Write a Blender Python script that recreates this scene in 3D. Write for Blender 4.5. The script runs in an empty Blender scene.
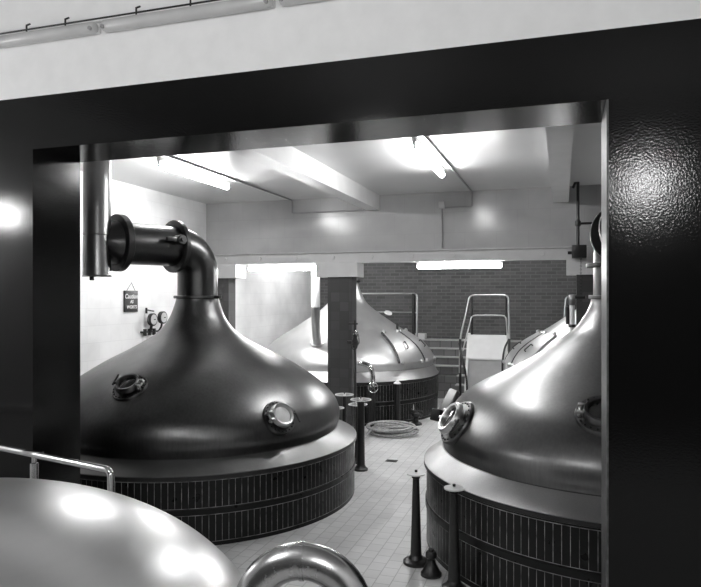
import bpy, bmesh, math, random
from mathutils import Vector, Matrix
random.seed(7)
S = bpy.context.scene
C = S.collection
PI = math.pi
rad = math.radians

# ------------------------------------------------------------------ camera, world, exposure
cam_d = bpy.data.cameras.new('camera')
cam_d.lens = 655 / 701 * 36.0
cam_d.sensor_width = 36.0
cam_d.shift_y = 3.5 / 701
cam_d.clip_start = 0.05
cam = bpy.data.objects.new('camera', cam_d)
cam.location = (0, 0, 2.9)
cam.rotation_euler = (rad(90), 0, rad(17.9))
C.objects.link(cam)
S.camera = cam
S.view_settings.view_transform = 'Standard'
S.view_settings.look = 'None'
S.view_settings.gamma = 1.0
S.view_settings.use_curve_mapping = False
S.view_settings.exposure = 0.0
W = bpy.data.worlds.new('world')
W.use_nodes = True
W.node_tree.nodes['Background'].inputs[0].default_value = (0.5, 0.5, 0.5, 1)
W.node_tree.nodes['Background'].inputs[1].default_value = 0.05
S.world = W
TUBE_POWER = 110.0       # emission strength of the lit tubes
NEAR_POWER = 155.0       # unseen globe lamps added to the near room

# ------------------------------------------------------------------ materials
def newmat(name):
    m = bpy.data.materials.new(name)
    m.use_nodes = True
    nt = m.node_tree
    return m, nt, nt.nodes['Principled BSDF']

def N(nt, typ, **kw):
    n = nt.nodes.new(typ)
    for k, v in kw.items():
        if k.startswith('i_'):
            n.inputs[k[2:].replace('_', ' ')].default_value = v
        else:
            setattr(n, k, v)
    return n

def coords(nt, scale=(1, 1, 1), kind='Object'):
    tc = N(nt, 'ShaderNodeTexCoord')
    mp = N(nt, 'ShaderNodeMapping')
    mp.inputs['Scale'].default_value = scale
    nt.links.new(tc.outputs[kind], mp.inputs[0])
    return mp.outputs[0]

def g(v):
    return (v, v, v, 1)

def noise_ramp(nt, vec, scale, lo, hi, detail=4, p0=0.3, p1=0.7):
    n = N(nt, 'ShaderNodeTexNoise')
    n.inputs['Scale'].default_value = scale
    n.inputs['Detail'].default_value = detail
    nt.links.new(vec, n.inputs['Vector'])
    mr = N(nt, 'ShaderNodeMapRange')
    mr.inputs['From Min'].default_value = p0
    mr.inputs['From Max'].default_value = p1
    mr.inputs['To Min'].default_value = lo
    mr.inputs['To Max'].default_value = hi
    nt.links.new(n.outputs[0], mr.inputs[0])
    return mr.outputs[0]

def bump(nt, h, strength, dist, bsdf):
    b = N(nt, 'ShaderNodeBump')
    b.inputs['Strength'].default_value = strength
    b.inputs['Distance'].default_value = dist
    nt.links.new(h, b.inputs['Height'])
    nt.links.new(b.outputs[0], bsdf.inputs['Normal'])
    return b

def plain(name, v, rough=0.5, metal=0.0, var=0.15, scale=8.0, bmp=0.0, spec=0.5):
    m, nt, b = newmat(name)
    vec = coords(nt)
    o = noise_ramp(nt, vec, scale, v * (1 - var), v * (1 + var))
    nt.links.new(o, b.inputs['Base Color'])
    b.inputs['Roughness'].default_value = rough
    b.inputs['Metallic'].default_value = metal
    b.inputs['Specular IOR Level'].default_value = spec
    if bmp:
        h = noise_ramp(nt, vec, scale * 8, 0, 1)
        bump(nt, h, bmp, 0.01, b)
    return m

def metal(name, v, rough, streak=(14, 14, 1.2), var=0.12, rvar=0.08, bmp=0.06):
    """worn brushed sheet metal: faint vertical streaks and hammered patches"""
    m, nt, b = newmat(name)
    b.inputs['Metallic'].default_value = 1.0
    fine = noise_ramp(nt, coords(nt, streak), 9.0, -0.6, 0.6, 5, 0.2, 0.8)
    wide = noise_ramp(nt, coords(nt), 1.6, -1, 1, 3)
    a = N(nt, 'ShaderNodeMath', operation='MULTIPLY_ADD')
    nt.links.new(fine, a.inputs[0]); a.inputs[1].default_value = v * var; a.inputs[2].default_value = v
    a2 = N(nt, 'ShaderNodeMath', operation='MULTIPLY_ADD')
    nt.links.new(wide, a2.inputs[0]); a2.inputs[1].default_value = v * var * 0.8
    nt.links.new(a.outputs[0], a2.inputs[2])
    nt.links.new(a2.outputs[0], b.inputs['Base Color'])
    r = N(nt, 'ShaderNodeMath', operation='MULTIPLY_ADD')
    nt.links.new(fine, r.inputs[0]); r.inputs[1].default_value = rvar; r.inputs[2].default_value = rough
    nt.links.new(r.outputs[0], b.inputs['Roughness'])
    h = noise_ramp(nt, coords(nt), 3.0, 0, 1, 2, 0.1, 0.9)
    bump(nt, h, bmp, 0.05, b)
    return m

def brickmat(name, axes, bw, bh, mortar, c1, c2, cm, rough=0.6, offset=0.5, bmp=0.4, spec=0.5, smooth=0.1):
    """brick / block / tile courses laid on the two given object axes"""
    m, nt, b = newmat(name)
    tc = N(nt, 'ShaderNodeTexCoord')
    sp = N(nt, 'ShaderNodeSeparateXYZ')
    nt.links.new(tc.outputs['Object'], sp.inputs[0])
    cb = N(nt, 'ShaderNodeCombineXYZ')
    nt.links.new(sp.outputs[axes[0]], cb.inputs[0])
    nt.links.new(sp.outputs[axes[1]], cb.inputs[1])
    br = N(nt, 'ShaderNodeTexBrick')
    br.offset = offset
    br.inputs['Scale'].default_value = 1.0
    br.inputs['Brick Width'].default_value = bw
    br.inputs['Row Height'].default_value = bh
    br.inputs['Mortar Size'].default_value = mortar
    br.inputs['Mortar Smooth'].default_value = smooth
    br.inputs['Color1'].default_value = g(c1)
    br.inputs['Color2'].default_value = g(c2)
    br.inputs['Mortar'].default_value = g(cm)
    nt.links.new(cb.outputs[0], br.inputs[0])
    w = noise_ramp(nt, coords(nt), 1.3, 0.88, 1.1, 5)
    mx = N(nt, 'ShaderNodeMix', data_type='RGBA', blend_type='MULTIPLY')
    mx.inputs['Factor'].default_value = 1.0
    nt.links.new(br.outputs['Color'], mx.inputs['A'])
    nt.links.new(w, mx.inputs['B'])
    nt.links.new(mx.outputs['Result'], b.inputs['Base Color'])
    b.inputs['Roughness'].default_value = rough
    b.inputs['Specular IOR Level'].default_value = spec
    inv = N(nt, 'ShaderNodeMath', operation='SUBTRACT')
    inv.inputs[0].default_value = 1.0
    nt.links.new(br.outputs['Fac'], inv.inputs[1])
    bump(nt, inv.outputs[0], bmp, 0.01, b)
    return m

def tilemat(name, tw, rows, tile=0.007, grout=0.35):
    """narrow upright glazed tiles; UV is in metres (u round the vat, v up)"""
    m, nt, b = newmat(name)
    uv = N(nt, 'ShaderNodeUVMap')
    sp = N(nt, 'ShaderNodeSeparateXYZ')
    nt.links.new(uv.outputs[0], sp.inputs[0])
    d = N(nt, 'ShaderNodeMath', operation='DIVIDE'); nt.links.new(sp.outputs[0], d.inputs[0]); d.inputs[1].default_value = tw
    fr = N(nt, 'ShaderNodeMath', operation='FRACT'); nt.links.new(d.outputs[0], fr.inputs[0])
    lt = N(nt, 'ShaderNodeMath', operation='LESS_THAN'); nt.links.new(fr.outputs[0], lt.inputs[0]); lt.inputs[1].default_value = 0.07
    def between(a, c):
        p = N(nt, 'ShaderNodeMath', operation='GREATER_THAN'); nt.links.new(sp.outputs[1], p.inputs[0]); p.inputs[1].default_value = a
        q = N(nt, 'ShaderNodeMath', operation='LESS_THAN'); nt.links.new(sp.outputs[1], q.inputs[0]); q.inputs[1].default_value = c
        r = N(nt, 'ShaderNodeMath', operation='MULTIPLY'); nt.links.new(p.outputs[0], r.inputs[0]); nt.links.new(q.outputs[0], r.inputs[1])
        return r.outputs[0]
    def add(a, c, op='ADD'):
        r = N(nt, 'ShaderNodeMath', operation=op); r.use_clamp = True
        nt.links.new(a, r.inputs[0]); nt.links.new(c, r.inputs[1]); return r.outputs[0]
    inrows = None; edges = None
    for z0, z1 in rows:
        k = between(z0, z1); inrows = k if inrows is None else add(inrows, k)
        for z in (z0, z1):
            e = between(z - 0.003, z + 0.004); edges = e if edges is None else add(edges, e)
    mask = add(add(lt.outputs[0], inrows, 'MULTIPLY'), edges)
    # grout is dirty and unevenly filled
    n = N(nt, 'ShaderNodeTexNoise'); n.inputs['Scale'].default_value = 9.0; nt.links.new(uv.outputs[0], n.inputs['Vector'])
    mr = N(nt, 'ShaderNodeMapRange'); nt.links.new(n.outputs[0], mr.inputs[0])
    mr.inputs['From Min'].default_value = 0.3; mr.inputs['From Max'].default_value = 0.65
    mr.inputs['To Min'].default_value = 0.15; mr.inputs['To Max'].default_value = 1.0
    mask = add(mask, mr.outputs[0], 'MULTIPLY')
    mx = N(nt, 'ShaderNodeMix', data_type='RGBA')
    nt.links.new(mask, mx.inputs['Factor'])
    mx.inputs['A'].default_value = g(tile); mx.inputs['B'].default_value = g(grout)
    nt.links.new(mx.outputs['Result'], b.inputs['Base Color'])
    b.inputs['Specular IOR Level'].default_value = 0.25
    rr = noise_ramp(nt, coords(nt), 6.0, 0.25, 0.45)
    nt.links.new(rr, b.inputs['Roughness'])
    bb = bump(nt, mask, 0.35, 0.004, b); bb.invert = True
    return m

def emitmat(name, v, strength):
    m, nt, b = newmat(name)
    b.inputs['Base Color'].default_value = g(v)
    b.inputs['Emission Color'].default_value = g(1)
    b.inputs['Emission Strength'].default_value = strength
    return m

M = {}
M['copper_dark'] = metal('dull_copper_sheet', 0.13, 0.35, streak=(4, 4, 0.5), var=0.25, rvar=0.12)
M['copper_mid'] = metal('brushed_copper_sheet', 0.19, 0.36, streak=(4, 4, 0.5), var=0.22, rvar=0.12)
M['copper_bright'] = metal('polished_copper_sheet', 0.66, 0.32, streak=(1, 1, 6), var=0.05, rvar=0.03, bmp=0.03)
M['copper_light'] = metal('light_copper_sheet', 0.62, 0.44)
M['plate'] = metal('sloping_kerb_plate', 0.42, 0.42, var=0.2)
M['plate_dark'] = metal('dull_kerb_plate', 0.24, 0.40, var=0.2)
M['pipe_copper'] = metal('pipe_copper', 0.09, 0.30, streak=(3, 3, 3), rvar=0.04, bmp=0.015)
M['duct'] = metal('duct_sheet', 0.40, 0.32, streak=(3, 3, 1), rvar=0.04, bmp=0.015)
M['chrome'] = metal('chromed_steel', 0.55, 0.16, var=0.05, rvar=0.04, bmp=0.0)
M['rail'] = metal('worn_steel_rail', 0.40, 0.4, var=0.1, bmp=0.0)
M['swan'] = metal('polished_pipe', 0.42, 0.26, streak=(2, 2, 2), var=0.25, bmp=0.02)
M['iron'] = plain('black_painted_iron', 0.012, 0.35, 0.0, 0.3, 20)
M['dark_metal'] = plain('dark_flange_iron', 0.015, 0.45, 0.0, 0.3, 14)
M['brass'] = metal('worn_brass', 0.55, 0.36, var=.05, bmp=0.0)
M['glass_glare'] = plain('pane_glare_white', 0.88, 0.12, 0.0, 0.06, 12)  # white base colour stands in for light reflected by the pane
M['glass_dark'] = plain('dark_glass', 0.03, 0.06, 0.0, 0.3, 12)
M['white'] = plain('white_enamel', 0.72, 0.35, 0.0, 0.05, 5)
M['diffuser'] = plain('unlit_lamp_diffuser', 0.5, 0.3, 0.0, 0.06, 4)
M['board'] = plain('black_board', 0.012, 0.5, 0.0, 0.2, 14)
M['chalk'] = plain('white_lettering', 0.8, 0.7, 0.0, 0.05, 30)
M['rubber'] = plain('rubber_hose_skin', 0.30, 0.4, 0.0, 0.4, 30)
M['ceiling'] = plain('ceiling_paint', 0.58, 0.3, 0.0, 0.05, 0.8, 0.05)
M['ceiling_near'] = plain('near_ceiling_paint', 0.3, 0.7, 0.0, 0.05, 1.5)
M['near_wall'] = plain('near_wall_plaster', 0.80, 0.85, 0.0, 0.03, 6, 0.03)
M['dark_wall'] = plain('dark_end_wall_paint', 0.05, 0.7, 0.0, 0.1, 3)
M['beam_paint'] = plain('beam_paint', 0.5, 0.4, 0.0, 0.06, 3)
M['downstand'] = plain('ceiling_beam_paint', 0.6, 0.4, 0.0, 0.05, 3)
M['conduit'] = plain('conduit_paint', 0.3, 0.4, 0.0, 0.1, 6)
M['panel_pale'] = plain('pale_painted_panel', 0.62, 0.45, 0.0, 0.05, 4)
M['panel_grey'] = plain('grey_painted_panel', 0.42, 0.5, 0.0, 0.08, 4)
M['nosing'] = plain('worn_stair_nosing', 0.42, 0.5, 0.0, 0.15, 9)
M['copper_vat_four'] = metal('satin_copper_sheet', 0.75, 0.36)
M['upper_wall'] = brickmat('painted_block_upper', (0, 2), 0.62, 0.42, 0.005, 0.40, 0.41, 0.37, 0.2, 0.35, 0.15)
M['side_wall'] = brickmat('painted_brick_side', (1, 2), 0.62, 0.30, 0.005, 0.80, 0.82, 0.74, 0.5, 0.5, 0.08)
M['brick'] = brickmat('dark_brick', (0, 2), 0.30, 0.105, 0.010, 0.05, 0.085, 0.12, 0.6, 0.5, 0.4)
M['stair'] = brickmat('stair_tile', (0, 2), 0.34, 0.225, 0.012, 0.10, 0.16, 0.07, 0.5, 0.5, 0.3)
M['pillar'] = brickmat('pillar_tile', (0, 2), 0.2, 0.2, 0.004, 0.030, 0.052, 0.025, 0.4, 0.0, 0.2)
M['floor'] = brickmat('floor_tile', (1, 0), 0.2, 0.165, 0.005, 0.60, 0.67, 0.40, 0.33, 0.5, 0.35)
M['tube_on'] = emitmat('lit_fluorescent_tube', 0.9, TUBE_POWER)
M['globe_on'] = emitmat('added_globe', 0.9, NEAR_POWER)

def portal_mat():
    m, nt, b = newmat('glossy_black_textured_paint')
    vec = coords(nt)
    b.inputs['Base Color'].default_value = g(0.004)
    b.inputs['Roughness'].default_value = 0.12
    b.inputs['Specular IOR Level'].default_value = 0.25
    h = noise_ramp(nt, vec, 70.0, 0, 1, 2)
    h2 = noise_ramp(nt, vec, 2.2, 0, 1, 2)
    a = N(nt, 'ShaderNodeMath', operation='MULTIPLY_ADD')
    nt.links.new(h2, a.inputs[0]); a.inputs[1].default_value = 1.5; nt.links.new(h, a.inputs[2])
    bump(nt, a.outputs[0], 0.3, 0.0011, b)
    return m
M['portal'] = portal_mat()

# ------------------------------------------------------------------ mesh helpers
def mesh_obj(name, bm, mat, parent=None, smooth=True, ang=35, loc=None):
    me = bpy.data.meshes.new(name)
    bmesh.ops.recalc_face_normals(bm, faces=bm.faces)
    bm.to_mesh(me); bm.free()
    if smooth:
        me.shade_smooth()
        me.set_sharp_from_angle(angle=rad(ang))
    me.materials.append(mat)
    o = bpy.data.objects.new(name, me)
    C.objects.link(o)
    if parent: o.parent = parent
    if loc: o.location = loc
    return o

def tag(o, label=None, cat=None, group=None, kind=None):
    if label: o['label'] = label
    if cat: o['category'] = cat
    if group: o['group'] = group
    if kind: o['kind'] = kind
    return o

def empty(name, loc, label, cat, group=None, rz=0):
    o = bpy.data.objects.new(name, None)
    o.location = loc; o.rotation_euler = (0, 0, rz)
    o.empty_display_size = 0.2
    C.objects.link(o)
    return tag(o, label, cat, group)

def box(bm, x0, x1, y0, y1, z0, z1, bev=0.0, mat=None):
    T = Matrix.Translation(((x0 + x1) / 2, (y0 + y1) / 2, (z0 + z1) / 2)) @ Matrix.Diagonal((x1 - x0, y1 - y0, z1 - z0, 1))
    if mat is not None: T = mat @ T
    r = bmesh.ops.create_cube(bm, size=1.0, matrix=T)
    if bev:
        vs = set(r['verts'])
        es = [e for e in bm.edges if e.verts[0] in vs and e.verts[1] in vs]
        bmesh.ops.bevel(bm, geom=es, offset=bev, segments=2, affect='EDGES', profile=0.5)
    return bm

def lathe(bm, prof, seg=48, mtx=None, a0=0.0, a1=2 * PI, cap0=False, cap1=False, uvR=None):
    """revolve (r, z) points round the z axis"""
    full = abs((a1 - a0) - 2 * PI) < 1e-6
    n = seg if full else seg + 1
    rings = []
    for r, z in prof:
        ring = []
        for i in range(n):
            a = a0 + (a1 - a0) * i / seg
            v = Vector((r * math.cos(a), r * math.sin(a), z))
            if mtx is not None: v = mtx @ v
            ring.append(bm.verts.new(v))
        rings.append(ring)
    uvl = bm.loops.layers.uv.verify() if uvR else None
    for k in range(len(rings) - 1):
        A, B = rings[k], rings[k + 1]
        for i in range(seg):
            j = (i + 1) % n
            f = bm.faces.new((A[i], A[j], B[j], B[i]))
            if uvR:
                us = (i / seg, (i + 1) / seg, (i + 1) / seg, i / seg)
                zs = (prof[k][1], prof[k][1], prof[k + 1][1], prof[k + 1][1])
                for lp, u, z in zip(f.loops, us, zs):
                    lp[uvl].uv = (u * 2 * PI * uvR, z)
    if cap0: bm.faces.new(list(reversed(rings[0])))
    if cap1: bm.faces.new(rings[-1])
    return bm

def frame_to(p, d, roll=None):
    """matrix whose z axis runs along d from point p"""
    d = Vector(d).normalized()
    up = Vector(roll) if roll else (Vector((0, 0, 1)) if abs(d.z) < 0.95 else Vector((0, 1, 0)))
    x = up.cross(d).normalized()
    y = d.cross(x)
    m = Matrix((x, y, d)).transposed().to_4x4()
    m.translation = Vector(p)
    return m

def cyl(bm, p, q, r, r2=None, seg=20, bev=0.0):
    p = Vector(p); q = Vector(q); L = (q - p).length
    r2 = r if r2 is None else r2
    prof = [(r, 0), (r2, L)] if not bev else [(r - bev, 0), (r, bev), (r2, L - bev), (r2 - bev, L)]
    lathe(bm, prof, seg, frame_to(p, q - p), cap0=True, cap1=True)
    return bm

def smooth_path(pts, n=10):
    """Catmull-Rom through pts"""
    P = [Vector(p) for p in pts]
    P = [P[0] * 2 - P[1]] + P + [P[-1] * 2 - P[-2]]
    out = []
    for i in range(1, len(P) - 2):
        a, b, c, d = P[i - 1:i + 3]
        for k in range(n):
            t = k / n
            out.append(0.5 * ((2 * b) + (c - a) * t + (2 * a - 5 * b + 4 * c - d) * t * t + (3 * b - 3 * c + d - a) * t ** 3))
    out.append(P[-2])
    return out

def fillet(pts, R, n=8):
    """polyline with rounded corners"""
    P = [Vector(p) for p in pts]
    out = [P[0]]
    for i in range(1, len(P) - 1):
        a = (P[i - 1] - P[i]); b = (P[i + 1] - P[i])
        r = min(R, a.length * 0.45, b.length * 0.45)
        p0 = P[i] + a.normalized() * r; p1 = P[i] + b.normalized() * r
        for k in range(n + 1):
            t = k / n
            out.append(p0 * (1 - t) ** 2 + P[i] * 2 * t * (1 - t) + p1 * t * t)
    out.append(P[-1])
    return out

def tube(bm, pts, r, seg=14, closed=False, cap=True):
    P = [Vector(p) for p in pts]
    n = len(P)
    rs = r if isinstance(r, (list, tuple)) else [r] * n
    T = []
    for i in range(n):
        if closed: t = P[(i + 1) % n] - P[i - 1]
        else: t = P[min(i + 1, n - 1)] - P[max(i - 1, 0)]
        T.append(t.normalized())
    ref = Vector((0, 0, 1)) if abs(T[0].z) < 0.9 else Vector((1, 0, 0))
    u = ref.cross(T[0]).normalized()
    rings = []
    for i in range(n):
        if i:
            u = (u - T[i] * u.dot(T[i])).normalized()
        w = T[i].cross(u)
        rings.append([bm.verts.new(P[i] + (u * math.cos(2 * PI * k / seg) + w * math.sin(2 * PI * k / seg)) * rs[i]) for k in range(seg)])
    for i in range(n if closed else n - 1):
        A = rings[i]; B = rings[(i + 1) % n]
        for k in range(seg):
            bm.faces.new((A[k], A[(k + 1) % seg], B[(k + 1) % seg], B[k]))
    if cap and not closed:
        bm.faces.new(list(reversed(rings[0]))); bm.faces.new(rings[-1])
    return bm

def torus(bm, mtx, R, r, seg=36, s2=10):
    pts = [mtx @ Vector((R * math.cos(2 * PI * i / seg), R * math.sin(2 * PI * i / seg), 0)) for i in range(seg)]
    return tube(bm, pts, r, s2, closed=True)

def BM(): return bmesh.new()

# ------------------------------------------------------------------ the setting
XL, XR, YB, YE = -7.75, 4.0, 13.25, 20.4
YP, YQ = 4.8, 5.42          # front and back of the black portal
ZC, ZN = 5.03, 6.2
def struct(name, bm, mat, smooth=False):
    return tag(mesh_obj(name, bm, mat, smooth=smooth), kind='structure')

struct('floor', box(BM(), XL - .2, XR + .2, -4.2, YE + .2, -0.2, 0), M['floor'])
struct('wall_left', box(BM(), XL - .2, XL, -4.2, YE + .2, 0, ZN), M['side_wall'])
struct('wall_right', box(BM(), XR, XR + .2, -4.2, YE + .2, 0, ZN), M['side_wall'])
struct('wall_back', box(BM(), XL, XR, YE, YE + .2, 0, ZC), M['brick'])
struct('wall_behind_camera', box(BM(), XL, XR, -4.2, -4.0, 0, ZN), M['dark_wall'])
struct('ceiling', box(BM(), XL, XR, YP + .02, YE + .2, ZC, ZC + .15), M['ceiling'])
struct('ceiling_near', box(BM(), XL - .2, XR + .2, -4.2, YP + .3, ZN, ZN + .15), M['ceiling_near'])
struct('wall_front', box(BM(), XL, XR, YP, YP + .25, 4.73, ZN), M['near_wall'])
# portal: lintel, left pier, right pier in glossy black
bm = BM()
box(bm, XL, XR, YP, YQ, 4.25, 4.73)
box(bm, XL, -4.60, YP, YQ, 0, 4.25)
box(bm, 0.30, XR, YP, YQ, 0, 4.25)
struct('wall_portal', bm, M['portal'])
# wall that closes the strip over the lintel on the kettle side
struct('wall_over_portal', box(BM(), XL, XR, YP + .25, YQ, 4.73, ZC), M['upper_wall'])
# trim over the right jamb, its reflected light put into a paler grey
struct('trim_1', box(BM(), 0.290, 0.302, YP - .004, YQ + .004, 0, 4.25), plain('jamb_reflection_grey', 0.07, 0.42, 0.0, 0.6, 14))
# upper block wall over the steel channel
struct('wall_upper_back', box(BM(), XL, XR, YB, YB + .22, 3.86, ZC), M['upper_wall'])
bm = BM()
box(bm, XL, XR, YB - .03, YB + .25, 3.63, 3.86)
box(bm, XL, XR, YB - .09, YB - .03, 3.845, 3.865)
box(bm, XL, XR, YB - .09, YB - .03, 3.62, 3.64)
for i in range(14):
    x = XL + .5 + i * .86
    cyl(bm, (x, YB - .031, 3.745), (x, YB - .06, 3.745), 0.045, seg=12)
struct('trim_2', bm, M['beam_paint'])
# ceiling downstand beams
for n, (x0, x1) in enumerate(((-3.92, -3.64), (-0.17, 0.12))):
    struct('trim_%d' % (n + 3), box(BM(), x0, x1, YQ, YB, 4.72, ZC), M['downstand'])
struct('trim_5', box(BM(), XL, XR, 8.42, 8.46, ZC - .012, ZC), M['conduit'])
# columns with pale caps
def column(x0, x1, cx0, cx1, label):
    t = empty('column', ((x0 + x1) / 2, YB, 0), label, 'column', 'columns under the painted cross beam')
    w = (x1 - x0) / 2
    mesh_obj('shaft', box(BM(), -w, w, -.18, .14, 0, 3.32), M['pillar'], t, smooth=False)
    c0, c1 = cx0 - (x0 + x1) / 2, cx1 - (x0 + x1) / 2
    mesh_obj('capital', box(BM(), c0, c1, -.26, .22, 3.32, 3.62, .006), M['beam_paint'], t, smooth=False)
    return t
column(-4.73, -4.19, -4.97, -4.05, 'dark tiled column between the left kettle and the far middle kettle')
column(-7.74, -7.08, -7.745, -6.86, 'dark column by the white left wall behind the elbow pipe')
column(0.26, 0.86, 0.08, 1.04, 'dark column behind the neck of the right kettle')

# ------------------------------------------------------------------ stairs and landing at the back
st = empty('staircase', (-2.0, 19.0, 0), 'wide dark tiled steps with pale nosings below the brick wall', 'stairs')
bmS, bmN = BM(), BM()
treads = [(0.225, 18.0), (0.45, 18.3), (0.68, 18.6), (0.91, 18.9), (1.14, 19.2), (1.37, 19.5), (1.60, 19.8)]
for i, (z, y) in enumerate(treads):
    z0 = treads[i - 1][0] if i else 0
    xa, xb = (-.84, .58) if y < 18.7 else (-5.7, 5.9)
    ya = max(y, 18.62) if y >= 18.6 else y
    box(bmS, xa, xb, y - 19, 18.62 - 19 if y < 18.6 else YE - .01 - 19, z0 if y >= 18.7 else 0, z - .03)
    if 18.5 < y < 18.7: box(bmS, -5.7, 5.9, 18.62 - 19, YE - .01 - 19, 0, z - .03)
    box(bmN, xa, xb, y - .03 - 19, (treads[i + 1][1] + .02 if i < 6 else YE - .01) - 19, z - .03, z)
mesh_obj('risers', bmS, M['stair'], st, smooth=False)
mesh_obj('treads', bmN, M['nosing'], st, smooth=False)

# inspection platform with handrails in front of the stairs
pf = empty('access_platform', (-1.82, 17.2, 0), 'pale sloping access platform with tubular handrails in front of the brick wall', 'platform')
def wedge(bm, pts, x0, x1):
    A = [bm.verts.new((x0, y, z)) for y, z in pts]; B = [bm.verts.new((x1, y, z)) for y, z in pts]
    n = len(pts)
    bm.faces.new(A); bm.faces.new(list(reversed(B)))
    for i in range(n): bm.faces.new((A[i], B[i], B[(i + 1) % n], A[(i + 1) % n]))
    return bm
mesh_obj('body', wedge(BM(), [(.25, 0), (.25, 1.86), (.0, 1.86), (-.26, 1.36), (-.26, 0)], -.47, .47), M['panel_grey'], pf, False)
mesh_obj('top_panel', wedge(BM(), [(.27, 1.87), (.27, 1.91), (-.02, 1.91), (-.33, 1.34), (-.33, 1.30), (-.28, 1.30), (-.02, 1.87)], -.47, .47), M['panel_pale'], pf, False)
for s in (-1, 1):
    mesh_obj('side_cheek', wedge(BM(), [(.27, 0), (.27, 1.95), (-.02, 1.95), (-.45, 0.9), (-.55 if s > 0 else -.75, 0)], s * .5 - .03, s * .5 + .03), M['white'], pf, False)
for s in (-1, 1):
    for (x, y, z0, z1) in ((s * .44, .2, 1.91, 2.93), (s * .60 if s < 0 else .56, -.78 if s < 0 else -.35, 0, 1.85)):
        mesh_obj('post', cyl(BM(), (x, y, z0), (x, y, z1), .033), M['iron'], pf)
top = fillet([(-.62, -.80, 1.0), (-.60, -.78, 1.86), (-.50, .2, 2.95), (.50, .2, 2.95), (.56, -.35, 1.86), (.56, -.37, 1.0)], .16)
mesh_obj('handrail', tube(BM(), top, .024), M['rail'], pf)
mid = fillet([(-.55, -.72, 1.55), (-.44, .2, 2.42), (.44, .2, 2.42), (.53, -.33, 1.55)], .14)
mesh_obj('mid_rail', tube(BM(), mid, .02), M['rail'], pf)
mesh_obj('brace', tube(BM(), smooth_path([(-.62, -.8, 1.75), (-.52, -.95, 1.35), (-.42, -1.0, .9), (-.38, -1.0, 0)]), .026), M['iron'], pf)
mesh_obj('brace', tube(BM(), smooth_path([(.56, -.35, 1.85), (.45, -.42, 1.6), (.40, -.44, 1.2), (.42, -.44, .8)]), .026), M['iron'], pf)

# guard rail on the landing behind the middle kettle, and one by the right far kettle
def guard_rail(x0, x1, side, name_label, y=18.75, zt=3.0):
    t = empty('guard_rail', ((x0 + x1) / 2, y, 0), name_label, 'railing')
    a, b = x0 - (x0 + x1) / 2, x1 - (x0 + x1) / 2
    e = b if side > 0 else a
    o = a if side > 0 else b
    mesh_obj('top_rail', tube(BM(), fillet([(o, 0, zt), (e, 0, zt), (e + .05 * side, -.25, 2.15), (e + .05 * side, -.3, 1.4)], .12), .026), M['rail'], t)
    mesh_obj('mid_rail', tube(BM(), fillet([(o, 0, zt - .55), (e, 0, zt - .55), (e + .05 * side, -.2, 1.95), (e + .05 * side, -.25, 1.4)], .1), .02), M['rail'], t)
    z = 0.91
    for x in (o + .03 * side, e - .11 * side):
        mesh_obj('post', cyl(BM(), (x, 0, z), (x, 0, zt), .05), M['iron'], t)
    return t
guard_rail(-5.95, -4.06, 1, 'tubular guard rail on the steps behind the middle kettle', 18.95)
guard_rail(0.10, 0.75, -1, 'tubular guard rail by the right column behind the far right kettle', 18.95, 2.92)
o = tag(mesh_obj('step_box', box(BM(), -.19, .19, -.15, .15, 0, .17, .01), M['panel_pale'], loc=(-4.2, 20.0, 1.60)),
        'small pale box on the steps behind the middle kettle', 'box')

# ------------------------------------------------------------------ kettles
def interp(prof, z):
    for (r0, z0), (r1, z1) in zip(prof, prof[1:]):
        if z0 <= z <= z1:
            t = (z - z0) / (z1 - z0)
            return r0 + (r1 - r0) * t, (r1 - r0) / (z1 - z0)
    return prof[-1][0], 0

def refine(prof, n=6):
    return [(v.x, v.z) for v in smooth_path([(r, 0, z) for r, z in prof], n)]

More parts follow.
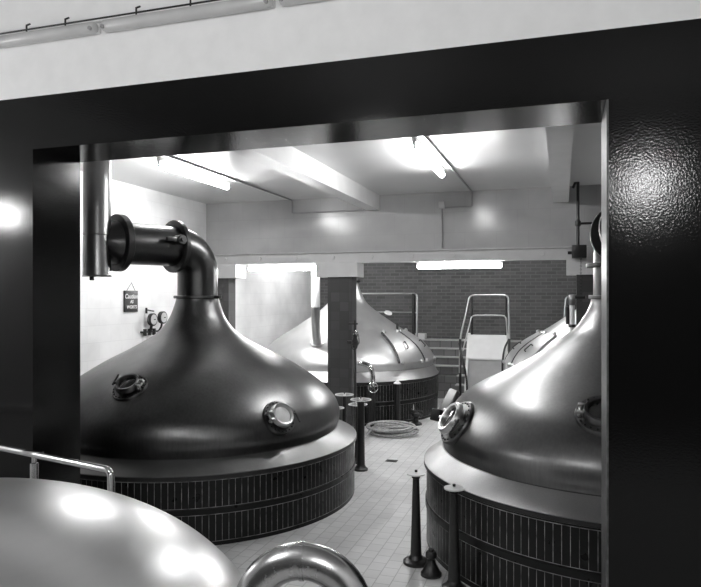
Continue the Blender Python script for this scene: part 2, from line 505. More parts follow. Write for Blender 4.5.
def porthole(parent, prof, az, z, R, glass, tilt=0.0, mat='brass', proud=.05, opened=False, hinge=0.0):
    """round sight window: riveted flange, rim, pane, hinge, latch. Local z = outward normal"""
    r, dr = interp(prof, z)
    n = Vector((math.cos(az), math.sin(az), -dr)).normalized()
    p = Vector((r * math.cos(az), r * math.sin(az), z))
    m = frame_to(p, n)
    t = bpy.data.objects.new('porthole', None)
    ring = mesh_obj('porthole', lathe(BM(), [(R * .70, -.06), (R * 1.33, -.06), (R * 1.36, .005), (R * 1.31, .022), (R * .78, .022), (R * .70, .01)], 40), M[mat + '_flange'] if mat + '_flange' in M else M['copper_dark'], parent)
    ring.matrix_local = m
    b = BM()
    bmesh.ops.create_uvsphere(b, u_segments=8, v_segments=5, radius=.012)
    rv = mesh_obj('rivet', b, M['dark_metal'], ring)
    for k in range(22):
        a = 2 * PI * k / 22
        if k:
            rv = rv.copy(); C.objects.link(rv); rv.parent = ring
        rv.location = (R * 1.18 * math.cos(a), R * 1.18 * math.sin(a), .024)
    tl = Matrix.Rotation(tilt, 4, 'Y') @ Matrix.Rotation(hinge, 4, 'Z')
    fr = mesh_obj('rim', lathe(BM(), [(R * .66, .0), (R * .66, proud), (R * .72, proud + .03), (R * .86, proud + .035), (R * .96, proud + .01), (R * .98, proud - .03), (R * .80, proud - .04), (R * .78, .0)], 40), M['brass'] if mat == 'brass' else M['copper_dark'], ring)
    fr.matrix_local = tl
    gl = mesh_obj('pane', lathe(BM(), [(.001, proud + .006), (R * .6, proud + .006), (R * .67, proud + .0), (R * .67, proud - .02), (.001, proud - .02)], 32), M[glass], ring)
    gl.matrix_local = tl
    b = BM()
    for s in (-1, 1):
        box(b, -R * 1.2, -R * .85, s * .05 - .015, s * .05 + .015, proud - .05, proud + .03, .004)
    cyl(b, (-R * 1.08, -.08, proud * .8), (-R * 1.08, .08, proud * .8), .014)
    h = mesh_obj('hinge', b, M['brass'], ring); h.matrix_local = tl
    b = BM()
    cyl(b, (R * .9, 0, proud), (R * 1.22, 0, proud), .016)
    cyl(b, (R * 1.2, .03, proud), (R * 1.3, -.14, proud + .01), .012)
    h = mesh_obj('latch', b, M['dark_metal'], ring); h.matrix_local = tl
    return ring

def dome_patch(prof, a0, a1, z0, z1, off, seg=14, nz=12):
    """curved cover plate lying on the dome with real thickness"""
    b = BM()
    grids = []
    for o in (-.01, off):
        G = []
        for j in range(nz + 1):
            z = z0 + (z1 - z0) * j / nz
            r, dr = interp(prof, z)
            row = []
            for i in range(seg + 1):
                a = a0 + (a1 - a0) * i / seg
                n = Vector((math.cos(a), math.sin(a), -dr)).normalized()
                row.append(b.verts.new(Vector((r * math.cos(a), r * math.sin(a), z)) + n * o))
            G.append(row)
        grids.append(G)
    I, O = grids
    for j in range(nz):
        for i in range(seg):
            b.faces.new((O[j][i], O[j][i + 1], O[j + 1][i + 1], O[j + 1][i]))
            b.faces.new((I[j][i], I[j + 1][i], I[j + 1][i + 1], I[j][i + 1]))
    for j in range(nz):
        b.faces.new((O[j][0], O[j + 1][0], I[j + 1][0], I[j][0]))
        b.faces.new((O[j][seg], I[j][seg], I[j + 1][seg], O[j + 1][seg]))
    for i in range(seg):
        b.faces.new((O[0][i], I[0][i], I[0][i + 1], O[0][i + 1]))
        b.faces.new((O[nz][i], O[nz][i + 1], I[nz][i + 1], I[nz][i]))
    return b

def hatch(parent, prof, a0, a1, z0, z1):
    am = a0 + (a1 - a0) * .52
    for p, q in ((a0, am - .004), (am + .004, a1)):
        h = mesh_obj('hatch_cover', dome_patch(prof, p, q, z0, z1, .045), M['copper_light'], parent)
        # seam strip, hinges, handle
        mesh_obj('edge_strip', dome_patch(prof, p, p + .012, z0, z1, .058, 1), M['dark_metal'], h)
        for f in (.12, .88):
            a = p + (q - p) * f
            for z, nm in ((z1, 'hinge'), (z0, 'clamp')):
                r, dr = interp(prof, z)
                n = Vector((math.cos(a), math.sin(a), -dr)).normalized()
                m = frame_to(Vector((r * math.cos(a), r * math.sin(a), z)) + n * .03, n)
                b = BM(); lathe(b, [(.045, 0), (.05, .03), (.03, .06), (.012, .065)], 12, m, cap0=True, cap1=True)
                mesh_obj(nm, b, M['brass'], h)
        zc = (z0 + z1) / 2 + .02
        r, dr = interp(prof, zc); a = (p + q) / 2
        n = Vector((math.cos(a), math.sin(a), -dr)).normalized()
        m = frame_to(Vector((r * math.cos(a), r * math.sin(a), zc)) + n * .045, n)
        hp = [m @ Vector(v) for v in ((-.02, -.1, 0), (-.02, -.1, .05), (.02, .1, .05), (.02, .1, 0))]
        mesh_obj('handle', tube(BM(), fillet(hp, .02), .014, 8), M['dark_metal'], h)

def kettle(x, y, Rk, ztop, prof, dome_mat, label, tw=.078, seg=128, skirt_rows=None, neck_top=None, plate_mat='plate'):
    t = empty('brewing_kettle', (x, y, 0), label, 'kettle', 'copper kettles on tiled bases')
    h = ztop
    e = .035 * h
    rows = skirt_rows or [(.06 * h, .44 * h), (.54 * h, .92 * h)]
    bmk = lathe(BM(), [(Rk - .03, 0), (Rk - .03, rows[0][1] + .01), (Rk - .015, rows[0][1] + .012), (Rk - .015, rows[1][0] - .012), (Rk - .03, rows[1][0] - .01), (Rk - .03, h - .04)], seg, uvR=Rk)
    mesh_obj('tiled_base', bmk, tilemat('glazed_tile_%d' % int(x * 10), 2 * PI * Rk / round(2 * PI * Rk / tw), rows), t, ang=60)
    r0, z0 = prof[0]
    mesh_obj('kerb_band', lathe(BM(), [(Rk - .06, h - .05), (Rk - .01, h - .05), (Rk, h - .045), (Rk, h - .005), (Rk - .01, h), (Rk - .08, h)], seg), M['dark_metal'], t)
    mesh_obj('sloping_plate', lathe(BM(), [(Rk - .005, h - .004), (Rk, h + .006), (Rk - .02, h + .016), (r0 + .03, z0 - .03), (r0 + .012, z0 - .012)], seg), M[plate_mat], t)
    mesh_obj('base_ring', lathe(BM(), [(r0 - .02, z0 - .05), (r0 + .022, z0 - .05), (r0 + .026, z0 - .03), (r0 + .012, z0 - .012), (r0, z0 - .005)], seg), M['copper_dark'], t)
    rp = refine(prof)
    mesh_obj('dome', lathe(BM(), [(r0, z0 - .03)] + rp, seg), M[dome_mat], t)
    return t, rp

# --- left kettle
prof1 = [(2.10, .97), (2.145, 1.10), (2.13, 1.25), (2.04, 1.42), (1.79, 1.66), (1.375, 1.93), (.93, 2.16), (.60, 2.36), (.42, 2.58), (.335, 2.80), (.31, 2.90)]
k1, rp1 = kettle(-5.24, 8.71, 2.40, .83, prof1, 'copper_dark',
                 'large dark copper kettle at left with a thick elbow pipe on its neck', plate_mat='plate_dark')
def flange(parent, p, d, r, th=.05, mat='dark_metal', name='flange', inner=.0):
    m = frame_to(Vector(p) - Vector(d).normalized() * th / 2, d)
    b = lathe(BM(), [(r * .6, 0), (r - .008, 0), (r, .008), (r, th - .008), (r - .008, th), (r * .6, th)], 40, m)
    return mesh_obj(name, b, M[mat], parent)
def elbow_top(parent, P, zc=3.64, z0=2.90, r=.305, Rb=.45, L=.8, cone=True):
    P = Vector(P).normalized()
    pts = [Vector((0, 0, z0 - .01)), Vector((0, 0, z0 + .1))]
    for k in range(0, 17):
        a = k / 16 * PI / 2
        pts.append(Vector((0, 0, zc - Rb)) + P * (Rb * (1 - math.cos(a))) + Vector((0, 0, Rb * math.sin(a))))
    mesh_obj('elbow', tube(BM(), pts, r, 40), M['pipe_copper'], parent)
    f = flange(parent, (0, 0, z0), (0, 0, 1), r + .055, .045, 'copper_dark', 'neck_flange')
    for k in range(2):
        a = 2.9 + k * PI
        mesh_obj('lug', cyl(BM(), (.34 * math.cos(a), .34 * math.sin(a), z0), (.46 * math.cos(a), .46 * math.sin(a), z0), .022, seg=10), M['dark_metal'], f)
    c = Vector((0, 0, zc))
    a0 = c + P * Rb
    flange(parent, a0, P, r + .085, .07)
    a1 = a0 + P * L
    mesh_obj('horizontal_pipe', lathe(BM(), [(r - .01, -.01), (r - .01, L + .01)], 40, frame_to(a0, P)), M['pipe_copper'], parent)
    flange(parent, a1, P, r + .092, .10)
    # catch on the upper flange
    side = Vector((P.y, -P.x, 0))
    if side.x < 0: side = -side
    mm = a0 + side * .34 + P * .13
    b = BM()
    zz = Vector((0, 0, .07))
    cyl(b, mm + zz - side * .1, mm + side * .08 + zz, .07, seg=20, bev=.01)
    cyl(b, mm + side * .08 + zz, mm + side * .11 + zz, .03, seg=12)
    box(b, -.03, .03, -.03, .03, -.22, .0, .005, frame_to(mm + side * .02 + zz, -P))
    mesh_obj('clamp', b, M['copper_dark'], parent)
    return a1
P1 = Vector((-.42, -.907, 0)).normalized()
a1 = elbow_top(k1, P1, r=.30, Rb=.40, L=.88)
# pressed access plate on the side of the horizontal pipe
porthole(k1, rp1, rad(-30.0), 1.36, .168, 'glass_glare', rad(0), hinge=rad(0), proud=.09)
porthole(k1, rp1, rad(-89), 1.745, .17, 'glass_dark', rad(0), hinge=rad(180), proud=.08, mat='dark_metal')

# duct that takes the steam pipe
dx, dy = -5.24 + P1.x * 1.58, 8.71 + P1.y * 1.58
du = empty('vertical_duct', (dx, dy, 3.17), 'vertical sheet metal duct hanging behind the left portal pier', 'duct')
mesh_obj('lower_pipe', lathe(BM(), [(.185, 0), (.19, .01), (.18, .02), (.178, .50), (.172, .56)], 36, cap0=True), M['duct'], du)
mesh_obj('upper_pipe', lathe(BM(), [(.176, .55), (.182, .56), (.176, .60), (.176, ZC - 3.17)], 36), M['duct'], du)
ca = a1 + Vector((-5.24, 8.71, 0)) - Vector((dx, dy, 3.17))
mesh_obj('cone', lathe(BM(), [(.30, .05), (.295, .07), (.17, .25)], 36, frame_to(ca, P1)), M['pipe_copper'], du)
b = BM(); cyl(b, (.0, -.10, .0), (.0, -.10, -.05), .03); mesh_obj('drain_stub', b, M['dark_metal'], du)

# --- right kettle
prof2 = [(2.0, 1.13), (2.03, 1.28), (1.97, 1.46), (1.71, 1.754), (1.23, 2.02), (.92, 2.20), (.62, 2.405), (.46, 2.53), (.34, 2.70), (.285, 2.82), (.275, 2.90)]
k2, rp2 = kettle(.60, 8.24, 2.23, .95, prof2, 'copper_mid',
                 'large copper kettle at right partly hidden by the black portal pier')
a2 = elbow_top(k2, (.10, -1, 0), zc=3.61, z0=2.90, r=.25, Rb=.33, L=.7)
mesh_obj('end_cap', lathe(BM(), [(.25, 0), (.2, .1), (.001, .14)], 32, frame_to(a2, (.10, -1, 0))), M['pipe_copper'], k2)
flange(k2, (0, 0, 3.27), (0, 0, 1), .33, .05, 'dark_metal', 'neck_collar')
pp = porthole(k2, rp2, rad(-152), 1.50, .20, 'glass_dark', rad(0), proud=.10)
porthole(k2, rp2, rad(-98), 1.79, .19, 'glass_dark', rad(0), mat='dark_metal')
# manhole lid folded back behind the left sight window
r_, dr_ = interp(rp2, 1.55)
az = rad(-168)
n_ = Vector((math.cos(az), math.sin(az), -dr_)).normalized()
lp = Vector((r_ * math.cos(az), r_ * math.sin(az), 1.58)) + n_ * .10 + Vector((.08, .026, 0))
lid = mesh_obj('manhole_lid', box(BM(), -.12, .12, -.15, .15, 0, .06, .02), M['plate_dark'], k2)
lid.matrix_local = frame_to(lp, (-.75, -.45, .5))
lk = mesh_obj('lid_bracket', box(BM(), -.07, .07, -.07, .07, -.06, .06, .01), M['dark_metal'], k2)
lk.matrix_local = frame_to(lp + Vector((-.15, -.05, -.16)), (-.5, -.8, .3))
mesh_obj('lid_arm', tube(BM(), [lp + Vector((-.12, -.04, -.14)), lp + Vector((.02, 0, -.12)), lp + Vector((.22, .05, -.12))], .025, 10), M['dark_metal'], k2)

# --- middle kettle far behind
prof3 = [(2.20, 1.21), (2.21, 1.38), (2.03, 1.66), (1.765, 1.87), (1.45, 2.06), (.92, 2.41), (.55, 2.70), (.38, 2.96), (.28, 3.24), (.26, 3.34)]
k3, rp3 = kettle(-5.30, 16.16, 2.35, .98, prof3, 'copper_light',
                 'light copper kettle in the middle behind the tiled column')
hatch(k3, rp3, rad(-40), rad(4), 1.36, 2.02)
flange(k3, (0, 0, 3.30), (0, 0, 1), .33, .06, 'dark_metal', 'neck_flange')
mesh_obj('neck_pipe', cyl(BM(), (0, 0, 3.28), (0, 0, 4.7), .25, seg=32), M['copper_light'], k3)
# --- right far kettle
k4, rp4 = kettle(.95, 16.10, 2.27, .98, prof3, 'copper_vat_four',
                 'far copper kettle at right rising behind the big right kettle')
hatch(k4, rp4, rad(-176), rad(-136), 1.36, 2.05)
flange(k4, (0, 0, 3.30), (0, 0, 1), .33, .06, 'dark_metal', 'neck_flange')
mesh_obj('neck_pipe', cyl(BM(), (0, 0, 3.28), (0, 0, 4.7), .25, seg=32), M['copper_light'], k4)

# small round gauge on the far side of the middle kettle
gz = 2.10; gr, gd = interp(rp3, gz); ga = rad(-8)
gp = Vector((gr * math.cos(ga), gr * math.sin(ga), gz))
gst = mesh_obj('gauge_stem', cyl(BM(), gp - Vector((0, 0, .03)), gp + Vector((0, 0, .14)), .03, seg=12), M['dark_metal'], k3)
gm = frame_to(gp + Vector((-.22, -.06, .40)), (.35, -.35, .9))
mesh_obj('dial', lathe(BM(), [(.001, .02), (.09, .02), (.10, .01), (.10, -.01), (.001, -.02)], 24, gm), M['white'], gst)

# steam pipe dropping from the cross beam into the middle kettle
sp_ = bpy.data.objects.new('steam_pipe', None); C.objects.link(sp_); sp_.parent = k3; sp_.location = (-5.44 + 5.30, 14.33 - 16.16, 1.83)
e3 = Vector((-5.47, 13.95, 0))
r3, _ = interp(rp3, 1.8)
pts = smooth_path([(.17, -.56, 2.3), (.17, -.56, 1.6), (.16, -.54, .85), (.10, -.36, .35), (.0, .0, -.08)], 8)
mesh_obj('upper_length', tube(BM(), pts[:17], .10, 24), M['white'], sp_)
mesh_obj('lower_length', tube(BM(), pts[16:], .098, 24), M['duct'], sp_)
flange(sp_, (0, 0, .0), (-.1, .4, -1), .17, .04, 'copper_light', 'collar')

# ------------------------------------------------------------------ near kettle, rail and swan neck
nk = empty('near_kettle', (-2.214, 1.80, 0), 'pale shiny copper dome in the near left corner', 'kettle')
hh = [(1.30 * math.cos(a), 1.329 + .838 * math.sin(a)) for a in [i / 40 * PI / 2 for i in range(41)]]
hh[-1] = (.002, 1.329 + .838)
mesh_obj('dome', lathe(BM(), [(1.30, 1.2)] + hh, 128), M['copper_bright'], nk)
mesh_obj('tiled_base', lathe(BM(), [(1.12, 0), (1.12, 1.15), (1.30, 1.2)], 128, uvR=1.12), tilemat('glazed_tile_near', 2 * PI * 1.12 / 90, [(.06, .55), (.62, 1.1)]), nk, ang=60)

def rail_pt(s): # handrail line
    return Vector((-2.86, 3.66, 0)) + Vector((-.974, .229, 0)) * s
hr = empty('handrail', (-2.86, 3.66, 0), 'steel handrail curving down behind the near copper dome', 'railing')
def L(v): return Vector(v) - Vector((-2.86, 3.66, 0))
p0 = L(rail_pt(0)); zt = 1.745
mesh_obj('rail', tube(BM(), fillet([p0 + Vector((.0, 0, .9)), p0 + Vector((0, 0, zt)), L(rail_pt(4.2)) + Vector((0, 0, zt))], .05), .024, 16), M['chrome'], hr)
for s, r in ((0.84, .030), (3.2, .03)):
    q = L(rail_pt(s))
    mesh_obj('post', lathe(BM(), [(r, 0), (r, zt - .06), (r * .6, zt - .055), (r * .6, zt - .01)], 16, Matrix.Translation(q), cap0=True), M['chrome'], hr)
mesh_obj('post', cyl(BM(), p0, p0 + Vector((0, 0, .95)), .03), M['iron'], hr)
q = L(rail_pt(0.84))
mesh_obj('bracket', box(BM(), q.x - .09, q.x + .07, q.y - .02, q.y + .02, zt + .012, zt + .026), M['chrome'], hr)

# swan neck pipe
sx, sy = -0.755, 1.86          # arch centre
arx = Vector((math.cos(rad(14)), math.sin(rad(14)), 0))
sn = empty('swan_neck_pipe', (sx, sy, 0), 'polished bent pipe arching up at the bottom edge beside the near dome', 'pipe')
R_, r_t, zc_ = .163, .055, 1.931
pts = smooth_path([arx * -(R_ - dd) + Vector((0, 0, z)) for z, dd in ((0.0, .09), (.6, .09), (1.3, .09), (1.6, .05), (1.82, .0))], 6)
half = []
for k in range(0, 25):
    a = PI - k / 24 * PI
    half.append(arx * (R_ * math.cos(a)) + Vector((0, 0, zc_ + R_ * math.sin(a))))
mesh_obj('left_bend', tube(BM(), pts + half[:13], r_t, 36), M['swan'], sn)
mesh_obj('right_bend', tube(BM(), half[12:] + [arx * R_ + Vector((0, 0, z)) for z in (1.2, .6, 0)], r_t, 36), M['swan'], sn)
mesh_obj('seam', tube(BM(), [Vector((0, 0, zc_ + R_)) - arx * .006, Vector((0, 0, zc_ + R_)) + arx * .006], r_t + .0035, 36), M['swan'], sn)

# ------------------------------------------------------------------ valve pedestals
def wheel(name, parent, p, R, mat='panel_pale', rt=.009, normal=(0, 0, 1), spokes=4):
    m = frame_to(p, normal)
    b = BM()
    torus(b, m, R, rt)
    lathe(b, [(.03, -.012), (.034, 0), (.03, .016)], 16, m, cap0=True, cap1=True)
    for k in range(spokes):
        a = 2 * PI * k / spokes + .4
        cyl(b, m @ Vector((.02 * math.cos(a), .02 * math.sin(a), 0)), m @ Vector((R * math.cos(a), R * math.sin(a), 0)), .006, seg=8)
    return mesh_obj(name, b, M[mat], parent)

def pedestal(x, y, h, label, rb=.14, rs=.062, r1=.036, R=.10, dished=True, group='black valve pedestals with handwheels'):
    t = empty('valve_pedestal', (x, y, 0), label, 'valve', group)
    mesh_obj('base_plate', lathe(BM(), [(rb, 0), (rb, .03), (rb - .02, .045), (rs + .02, .055), (rs, .09)], 28, cap0=True), M['iron'], t)
    mesh_obj('stem', lathe(BM(), [(rs, .05), (r1, h - .05), (r1 + .01, h - .04), (r1 + .01, h - .02)], 24, cap1=True), M['iron'], t)
    if dished:
        mesh_obj('handwheel', lathe(BM(), [(.02, h - .02), (R * .55, h - .012), (R, h - .004), (R, h + .01), (R * .6, h + .012), (.02, h + .022)], 28, cap0=True, cap1=True), M['panel_pale'], t)
        mesh_obj('hub', cyl(BM(), (0, 0, h + .01), (0, 0, h + .045), .016, seg=10), M['iron'], t)
    else:
        wheel('handwheel', t, (0, 0, h), R)
        mesh_obj('spindle', cyl(BM(), (0, 0, h - .03), (0, 0, h + .05), .012, seg=10), M['iron'], t)
    return t
pedestal(-1.515, 7.015, .97, 'black tapered pedestal with a small round handwheel, left one beside the right kettle')
pedestal(-1.02, 6.50, 1.0, 'black tapered pedestal in front of the right kettle tiles, base out of frame', rb=.12)
pedestal(-3.21, 10.50, 1.18, 'black pedestal with spoked handwheel standing clear on the floor beside the left kettle', R=.17, dished=False, rb=.12, rs=.07, r1=.06)
pedestal(-3.40, 10.95, 1.02, 'black pedestal with the lowest spoked handwheel, just behind the clear standing one', R=.16, dished=False, rb=.11)
pedestal(-3.80, 11.40, 1.11, 'black pedestal with spoked handwheel in front of the tiled column', R=.165, dished=False, rb=.11)
pedestal(-3.72, 10.72, .98, 'black pedestal whose handwheel shows at the edge of the left kettle dome', R=.13, dished=False, rb=.10)
# capped stand pipe and small valve before the middle kettle
t = empty('stand_pipe', (-3.52, 14.32, 0), 'black capped stand pipe in front of the middle kettle', 'pipe')
mesh_obj('shaft', lathe(BM(), [(.12, 0), (.12, .03), (.065, .05), (.06, .95)], 20, cap0=True, cap1=True), M['iron'], t)
mesh_obj('cap', lathe(BM(), [(.085, .95), (.09, .965), (.05, .99), (.02, 1.03)], 20, cap0=True, cap1=True), M['white'], t)
t = empty('floor_valve', (-3.16, 14.62, 0), 'small black floor valve with a lever at the foot of the middle kettle', 'valve')
mesh_obj('body', lathe(BM(), [(.14, 0), (.14, .03), (.06, .08), (.055, .16), (.10, .20), (.11, .27), (.05, .31)], 20, cap0=True, cap1=True), M['iron'], t)
mesh_obj('lever', tube(BM(), [(-.12, 0, .34), (-.02, 0, .30), (.16, -.02, .30)], .028, 10), M['dark_metal'], t)
mesh_obj('spindle', cyl(BM(), (-.06, 0, .3), (-.06, 0, .46), .02), M['chrome'], t)
# stub valve on the floor at the right kettle
t = empty('floor_valve', (-1.30, 6.76, 0), 'squat black floor valve between the two pedestals at the right kettle', 'valve')
mesh_obj('body', lathe(BM(), [(.11, 0), (.11, .025), (.095, .04), (.05, .13), (.04, .17), (.058, .19), (.058, .23), (.045, .25)], 24, cap0=True, cap1=True), M['iron'], t)
mesh_obj('cap', lathe(BM(), [(.03, .25), (.03, .275), (.012, .28)], 16, cap0=True, cap1=True), M['dark_metal'], t)

# bent outlet pipe of the middle kettle with its face-on wheel
t = bpy.data.objects.new('outlet', None); C.objects.link(t); t.parent = k3; t.location = (-4.03 + 5.3, 14.03 - 16.16, 0)
mesh_obj('column', lathe(BM(), [(.12, 0), (.12, .03), (.075, .05), (.075, .85), (.05, .92)], 20, cap0=True, cap1=True), M['iron'], t)
ga2 = math.atan2(14.1 - 16.16, -4.35 + 5.3)
r_o, _ = interp(rp3, 1.40)
src = Vector((-5.3 + (r_o - .02) * math.cos(ga2), 16.16 + (r_o - .02) * math.sin(ga2), 1.40)) - Vector((-4.03, 14.03, 0))
mesh_obj('bend', tube(BM(), smooth_path([src, src + Vector((.08, -.12, .02)), (-.06, 0, 1.36), (.02, -.01, 1.15), (0, 0, .88)], 8), .055, 16), M['chrome'], t)
wheel('wheel', t, (.06, -.12, .90), .105, 'chrome', .012, (.2, -1, .05), 5)
mesh_obj('wheel_spindle', cyl(BM(), (.02, -.02, .90), (.06, -.13, .90), .015), M['dark_metal'], t)
# tall valve rod beside the column
t = empty('valve_rod', (-4.08, 12.93, 0), 'tall thin valve rod with black actuator beside the tiled column', 'valve')
mesh_obj('rod', cyl(BM(), (0, 0, 0), (0, 0, 2.42), .018, seg=10), M['iron'], t)
mesh_obj('foot', lathe(BM(), [(.06, 0), (.06, .03), (.03, .05)], 14, cap0=True, cap1=True), M['iron'], t)
b = BM()
box(b, -.14, .06, -.02, .02, 2.33, 2.36)
mesh_obj('top_bracket', b, M['iron'], t)
b = BM()
lathe(b, [(.03, 1.84), (.06, 1.88), (.07, 1.98), (.045, 2.06), (.06, 2.12), (.03, 2.18)], 14, cap0=True, cap1=True)
box(b, -.16, .0, -.03, .03, 1.93, 1.99)
mesh_obj('actuator', b, M['iron'], t)
mesh_obj('bail', tube(BM(), smooth_path([(.04, 0, 1.85), (.09, 0, 1.98), (.06, 0, 2.18), (0, 0, 2.2)]), .012, 8), M['chrome'], t)
wheel('wheel', t, (.0, -.05, 1.88), .06, 'dark_metal', .01, (0, -1, 0))

# coiled hose
pts = []
turns = 7
for i in range(turns * 28 + 1):
    a = 2 * PI * i / 28
    k = i / 28
    R = .33 + .05 * math.sin(k * 2.3) + .05 * math.sin(k * 1.1 + 1)
    pts.append(Vector((1.25 * R * math.cos(a) + .05 * math.sin(k * .9), 1.05 * R * math.sin(a) + .06 * math.cos(k * 1.3), 0.05 + .018 * k + .025 * math.sin(a + k))))
pts = smooth_path(pts[::2], 3)
tailp = smooth_path([pts[-1], (-.30, -.3, .14), (-.38, -.7, .06), (-.22, -1.4, .22), (-.04, -2.2, .62), (.05, -2.42, .84)], 8)
t = empty('hose', (-3.42, 13.45, 0), 'coiled rubber hose lying on the floor near the middle kettle', 'hose')
mesh_obj('coil', tube(BM(), pts, .026, 8), M['rubber'], t)
mesh_obj('hose_end', tube(BM(), tailp, .026, 8), M['rubber'], t)
# floor drain
o = tag(mesh_obj('floor_drain', box(BM(), -.10, .10, -.07, .07, .0, .006), M['iron'], loc=(-2.87, 11.25, 0.0)),
        'small dark drain slot in the floor in front of the hose', 'drain')

# ------------------------------------------------------------------ beam mounted gear by the right kettle
t = empty('valve_gear', (.30, 12.84, 3.60), 'black rod and box valve gear fixed to the beam beside the right kettle', 'valve gear')
mesh_obj('gear_box', box(BM(), -.13, .13, -.10, .14, .02, .26, .01), M['iron'], t)
mesh_obj('rod', cyl(BM(), (-.02, 0, .2), (-.02, 0, 1.46), .028, seg=12), M['iron'], t)
b = BM()
lathe(b, [(.03, .60), (.055, .63), (.055, .70), (.03, .73)], 14, Matrix.Translation((-.02, 0, 0)), cap0=True, cap1=True)
cyl(b, (-.02, 0, .66), (.34, .0, .66), .022, seg=10)
mesh_obj('side_arm', b, M['iron'], t)
mesh_obj('top_lever', tube(BM(), [(-.11, 0, 1.32), (-.06, 0, 1.43), (.02, 0, 1.48)], .025, 8), M['iron'], t)
mesh_obj('side_knob', cyl(BM(), (-.13, -.02, .12), (-.20, -.02, .12), .03, seg=12), M['iron'], t)
b = BM()
for k in range(26):
    torus(b, frame_to((.03, -.03, .0 - k * .032), (1, 0, 0) if k % 2 else (0, 1, 0)), .014, .004, 10, 5)
mesh_obj('chain', b, M['iron'], t)
# short pale pipe with valve head by the far right kettle
t = empty('riser_pipe', (.19, 13.68, 0), 'pale riser pipe with valve head rising in front of the far right kettle', 'pipe')
mesh_obj('pipe', cyl(BM(), (0, 0, .0), (0, 0, 2.74), .05, seg=20), M['white'], t)
mesh_obj('valve_head', box(BM(), -.07, .07, -.06, .06, 2.74, 2.95, .015), M['duct'], t)
mesh_obj('side_tube', cyl(BM(), (-.085, 0, 2.36), (-.085, 0, 2.70), .035), M['iron'], t)
mesh_obj('collar', lathe(BM(), [(.07, 2.30), (.078, 2.33), (.07, 2.36)], 18, cap0=True, cap1=True), M['iron'], t)
mesh_obj('collar', lathe(BM(), [(.10, .0), (.11, .01), (.06, .03)], 18, cap0=True, cap1=True), M['iron'], t)

# ------------------------------------------------------------------ left wall sign and gauges
t = empty('hanging_sign', (XL + .02, 10.47, 2.82), 'small black sign with white lettering hanging on the white wall', 'sign')
mesh_obj('board', box(BM(), -.012, .012, -.20, .20, -.20, .20, .003), M['board'], t)
mesh_obj('string', tube(BM(), [(0.0, -.12, .2), (.0, .02, .35), (.0, .13, .2)], .005, 6), M['iron'], t)
def text(body, size, y, z, parent):
    cu = bpy.data.curves.new('lettering', 'FONT')
    cu.body = body; cu.size = size; cu.align_x = 'CENTER'; cu.align_y = 'CENTER'
    cu.extrude = .001; cu.offset = .0015; cu.shear = .15
    tmp = bpy.data.objects.new('lettering', cu); C.objects.link(tmp)
    me = bpy.data.meshes.new_from_object(tmp.evaluated_get(bpy.context.evaluated_depsgraph_get()))
    bpy.data.objects.remove(tmp)
    me.materials.clear(); me.materials.append(M['chalk'])
    o = bpy.data.objects.new('lettering', me); C.objects.link(o)
    o.parent = parent
    o.rotation_euler = (rad(90), 0, rad(90))
    o.location = (.014, y, z)
text('Caution', .12, 0, .09, t)
text('AS', .085, .01, -.01, t)
text('WORTS', .085, .01, -.11, t)
t = empty('pressure_gauges', (XL, 11.12, 2.42), 'pair of round pressure gauges on pipework on the white wall', 'gauge')
for k, y in enumerate((-.14, .20)):
    gq = mesh_obj('gauge', lathe(BM(), [(.001, 0), (.12, 0), (.125, .02), (.125, .07), (.105, .08), (.10, .072), (.001, .07)], 28, Matrix.Translation((.10, y, .04 + .03 * k)) @ Matrix.Rotation(rad(90), 4, 'Y')), M['dark_metal'], t)
    mesh_obj('dial', lathe(BM(), [(.001, 0), (.10, 0), (.10, .004), (.001, .004)], 24, Matrix.Translation((.174, y, .04 + .03 * k)) @ Matrix.Rotation(rad(90), 4, 'Y'), cap1=False), M['diffuser'], gq)
    mesh_obj('needle', box(BM(), .178, .182, y - .006, y + .05, .03 + .03 * k, .05 + .03 * k), M['iron'], gq)
b = BM()
tube(b, fillet([(.0, -.32, -.20), (.06, -.32, -.20), (.08, .16, -.20), (.12, .20, -.10), (.12, .20, .0)], .05), .02, 10)
tube(b, [(.08, -.14, -.24), (.12, -.14, -.08), (.13, -.14, .0)], .028, 10)
for y in (-.30, -.14, .0): cyl(b, (.08, y, -.27), (.08, y, -.14), .035, seg=12)
cyl(b, (.06, -.22, .16), (.06, -.22, .27), .02, seg=10); cyl(b, (.06, -.22, .23), (.06, .02, .20), .014, seg=8)
mesh_obj('pipework', b, M['dark_metal'], t)

# ------------------------------------------------------------------ conduits on ceiling and back wall
def conduit(pts, label, r=.016):
    return tag(mesh_obj('conduit', tube(BM(), fillet(pts, .04, 4), r, 8), M['conduit']), label, 'conduit')
conduit([(-5.62, YQ + .03, ZC - .016), (-5.62, YB - .02, ZC - .016), (-5.62, YB - .02, ZC - .3), (-3.95, YB - .02, ZC - .3)], 'thin conduit on the ceiling beside the left lamp turning down the wall')
conduit([(-1.72, YQ + .03, ZC - .016), (-1.72, YB - .02, ZC - .016), (-1.72, YB - .02, ZC - .32), (-2.32, YB - .02, ZC - .32), (-2.32, YB - .02, 3.90)], 'thin conduit beside the right ceiling lamp dropping to the cross beam')
tag(mesh_obj('junction_box', box(BM(), -.06, .06, -.05, 0, -.07, .07, .005), M['beam_paint'], loc=(-2.32, YB - .04, ZC - .27)), 'small junction box on the upper wall above the beam', 'junction box')

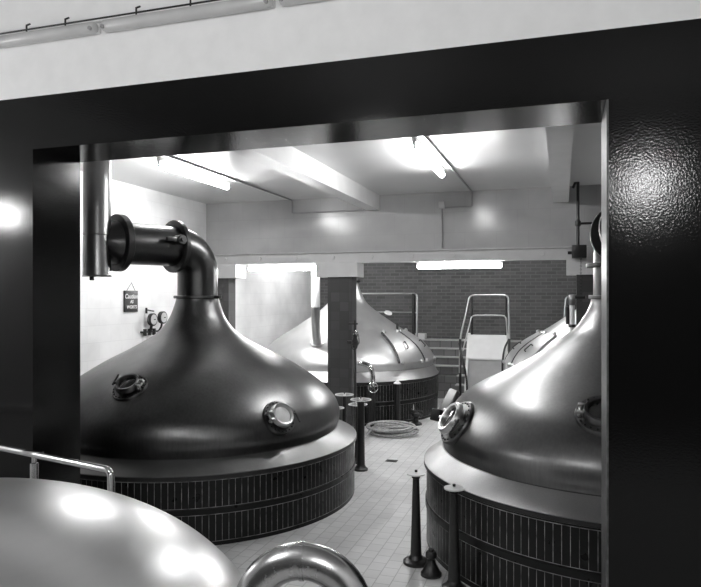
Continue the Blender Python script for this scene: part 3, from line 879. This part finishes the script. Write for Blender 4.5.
# ------------------------------------------------------------------ lamps
def fluorescent(name, p, q, up, label, group, lit=True, r=.045, housing=.06, dirn=None):
    """batten light: housing, two end caps, tube; up = direction from tube to its mounting"""
    p = Vector(p); q = Vector(q); c = (p + q) / 2; up = Vector(up)
    t = empty(name, c, label, 'lamp', group)
    d = (q - p).normalized(); Lh = (q - p).length / 2
    side = d.cross(up).normalized()
    m = Matrix((side, d, up)).transposed().to_4x4()
    mesh_obj('housing', box(BM(), -.035, .035, -Lh - .02, Lh + .02, r + .012, r + .012 + housing, .006, m), M['white'], t)
    for s in (-1, 1):
        b = BM()
        box(b, -.02, .02, s * (Lh + .005) - .015, s * (Lh + .005) + .015, -r * .8, r + .02, .004, m)
        mesh_obj('end_cap', b, M['white'], t)
    mesh_obj('tube', cyl(BM(), -d * (Lh - .01), d * (Lh - .01), r, seg=18), M['tube_on' if lit else 'diffuser'], t)
    return t
zt_ = ZC - .06 - .045 - .012
G = 'lit tube lamps on the ceiling'
fluorescent('tube_lamp', (-5.84, 8.6, zt_), (-5.84, 10.73, zt_), (0, 0, 1), 'lit tube lamp on the ceiling above the left kettle', G)
fluorescent('tube_lamp', (-1.88, 8.6, zt_), (-1.88, 10.73, zt_), (0, 0, 1), 'lit tube lamp on the ceiling nearest the middle of the opening', G)
fluorescent('tube_lamp', (-6.72, YB + .12, 3.53), (-5.03, YB + .12, 3.53), (0, 0, 1), 'lit tube lamp under the cross beam beside the left column', 'lit tube lamps under the cross beam')
fluorescent('tube_lamp', (-2.85, YB + .12, 3.53), (-1.15, YB + .12, 3.53), (0, 0, 1), 'lit tube lamp under the cross beam in front of the brick wall', 'lit tube lamps under the cross beam')
for x, w_ in ((-6.9, 'beside the left wall'), (-1.6, 'above the access platform')):  # unseen tubes added to brighten the far kettles and brick wall
    fluorescent('tube_lamp', (x, 16.4, zt_), (x, 18.0, zt_), (0, 0, 1), 'unseen tube lamp added to light the far bay, ' + w_, 'unseen tube lamps added to the far bay')
# unlit tube lights high on the near wall
for i, (x0, x1, lb) in enumerate(((-7.2, -5.53, 'unlit tube lamp on the near wall over the portal, leftmost of them'), (-5.49, -3.85, 'unlit tube lamp on the near wall over the portal running off the left edge'),
                    (-3.79, -2.18, 'unlit tube lamp on the near wall over the portal, the fully visible one'), (-2.12, -.5, 'unlit tube lamp on the near wall over the portal cut by the top edge'))):
    if i == 0: continue
    t = empty('wall_lamp', ((x0 + x1) / 2, YP - .06, 5.245), lb, 'lamp', 'unlit tube lamps over the portal')
    w = (x1 - x0) / 2
    mesh_obj('tube', lathe(BM(), [(.02, -w), (.043, -w + .012), (.05, -w + .03), (.05, w - .03), (.043, w - .012), (.02, w)], 24, Matrix.Rotation(rad(90), 4, 'Y'), cap0=True, cap1=True), M['diffuser'], t)
    mesh_obj('back_plate', box(BM(), -w, w, .03, .06, -.035, .045, .004), M['white'], t)
    for s in (-1, 1):
        mesh_obj('end_cap', cyl(BM(), (s * (w - .035), -.02, -.02), (s * (w - .035), -.056, -.02), .018, seg=12), M['conduit'], t)
    for f in (-.55, .1, .62):
        b = BM(); cyl(b, (w * f, -.025, .045), (w * f, -.025, .105), .008, seg=8); cyl(b, (w * f, -.025, .10), (w * f + .04, -.025, .108), .008, seg=8)
        mesh_obj('clip', b, M['iron'], t)
tag(mesh_obj('cable', tube(BM(), [(XL, YP - .085, 5.306), (-.4, YP - .085, 5.306)], .008, 8), M['iron']), 'thin black cable running above the unlit wall lamps', 'cable')

# unseen pendants added to light the near room (behind and beside the camera)
def pendant(x, y, z, r, label):
    t = empty('added_lamp', (x, y, z), label, 'lamp', 'unseen globe pendants added to the near room')
    b = BM(); bmesh.ops.create_uvsphere(b, u_segments=32, v_segments=18, radius=r)
    mesh_obj('globe', b, M['globe_on'], t)
    mesh_obj('stem', cyl(BM(), (0, 0, r - .01), (0, 0, ZN - z), .015), M['iron'], t)
    mesh_obj('gallery', lathe(BM(), [(.08, r - .03), (.08, r + .04), (.02, r + .07)], 20, cap0=True, cap1=True), M['white'], t)
pendant(1.2, -1.2, 4.6, .2, 'added unseen globe pendant to the right behind the camera')
pendant(-7.1, 2.7, 4.0, .14, 'added unseen globe pendant in the left corner of the near room')
pendant(-2.6, 0.2, 4.9, .2, 'added unseen globe pendant to the left behind the camera')
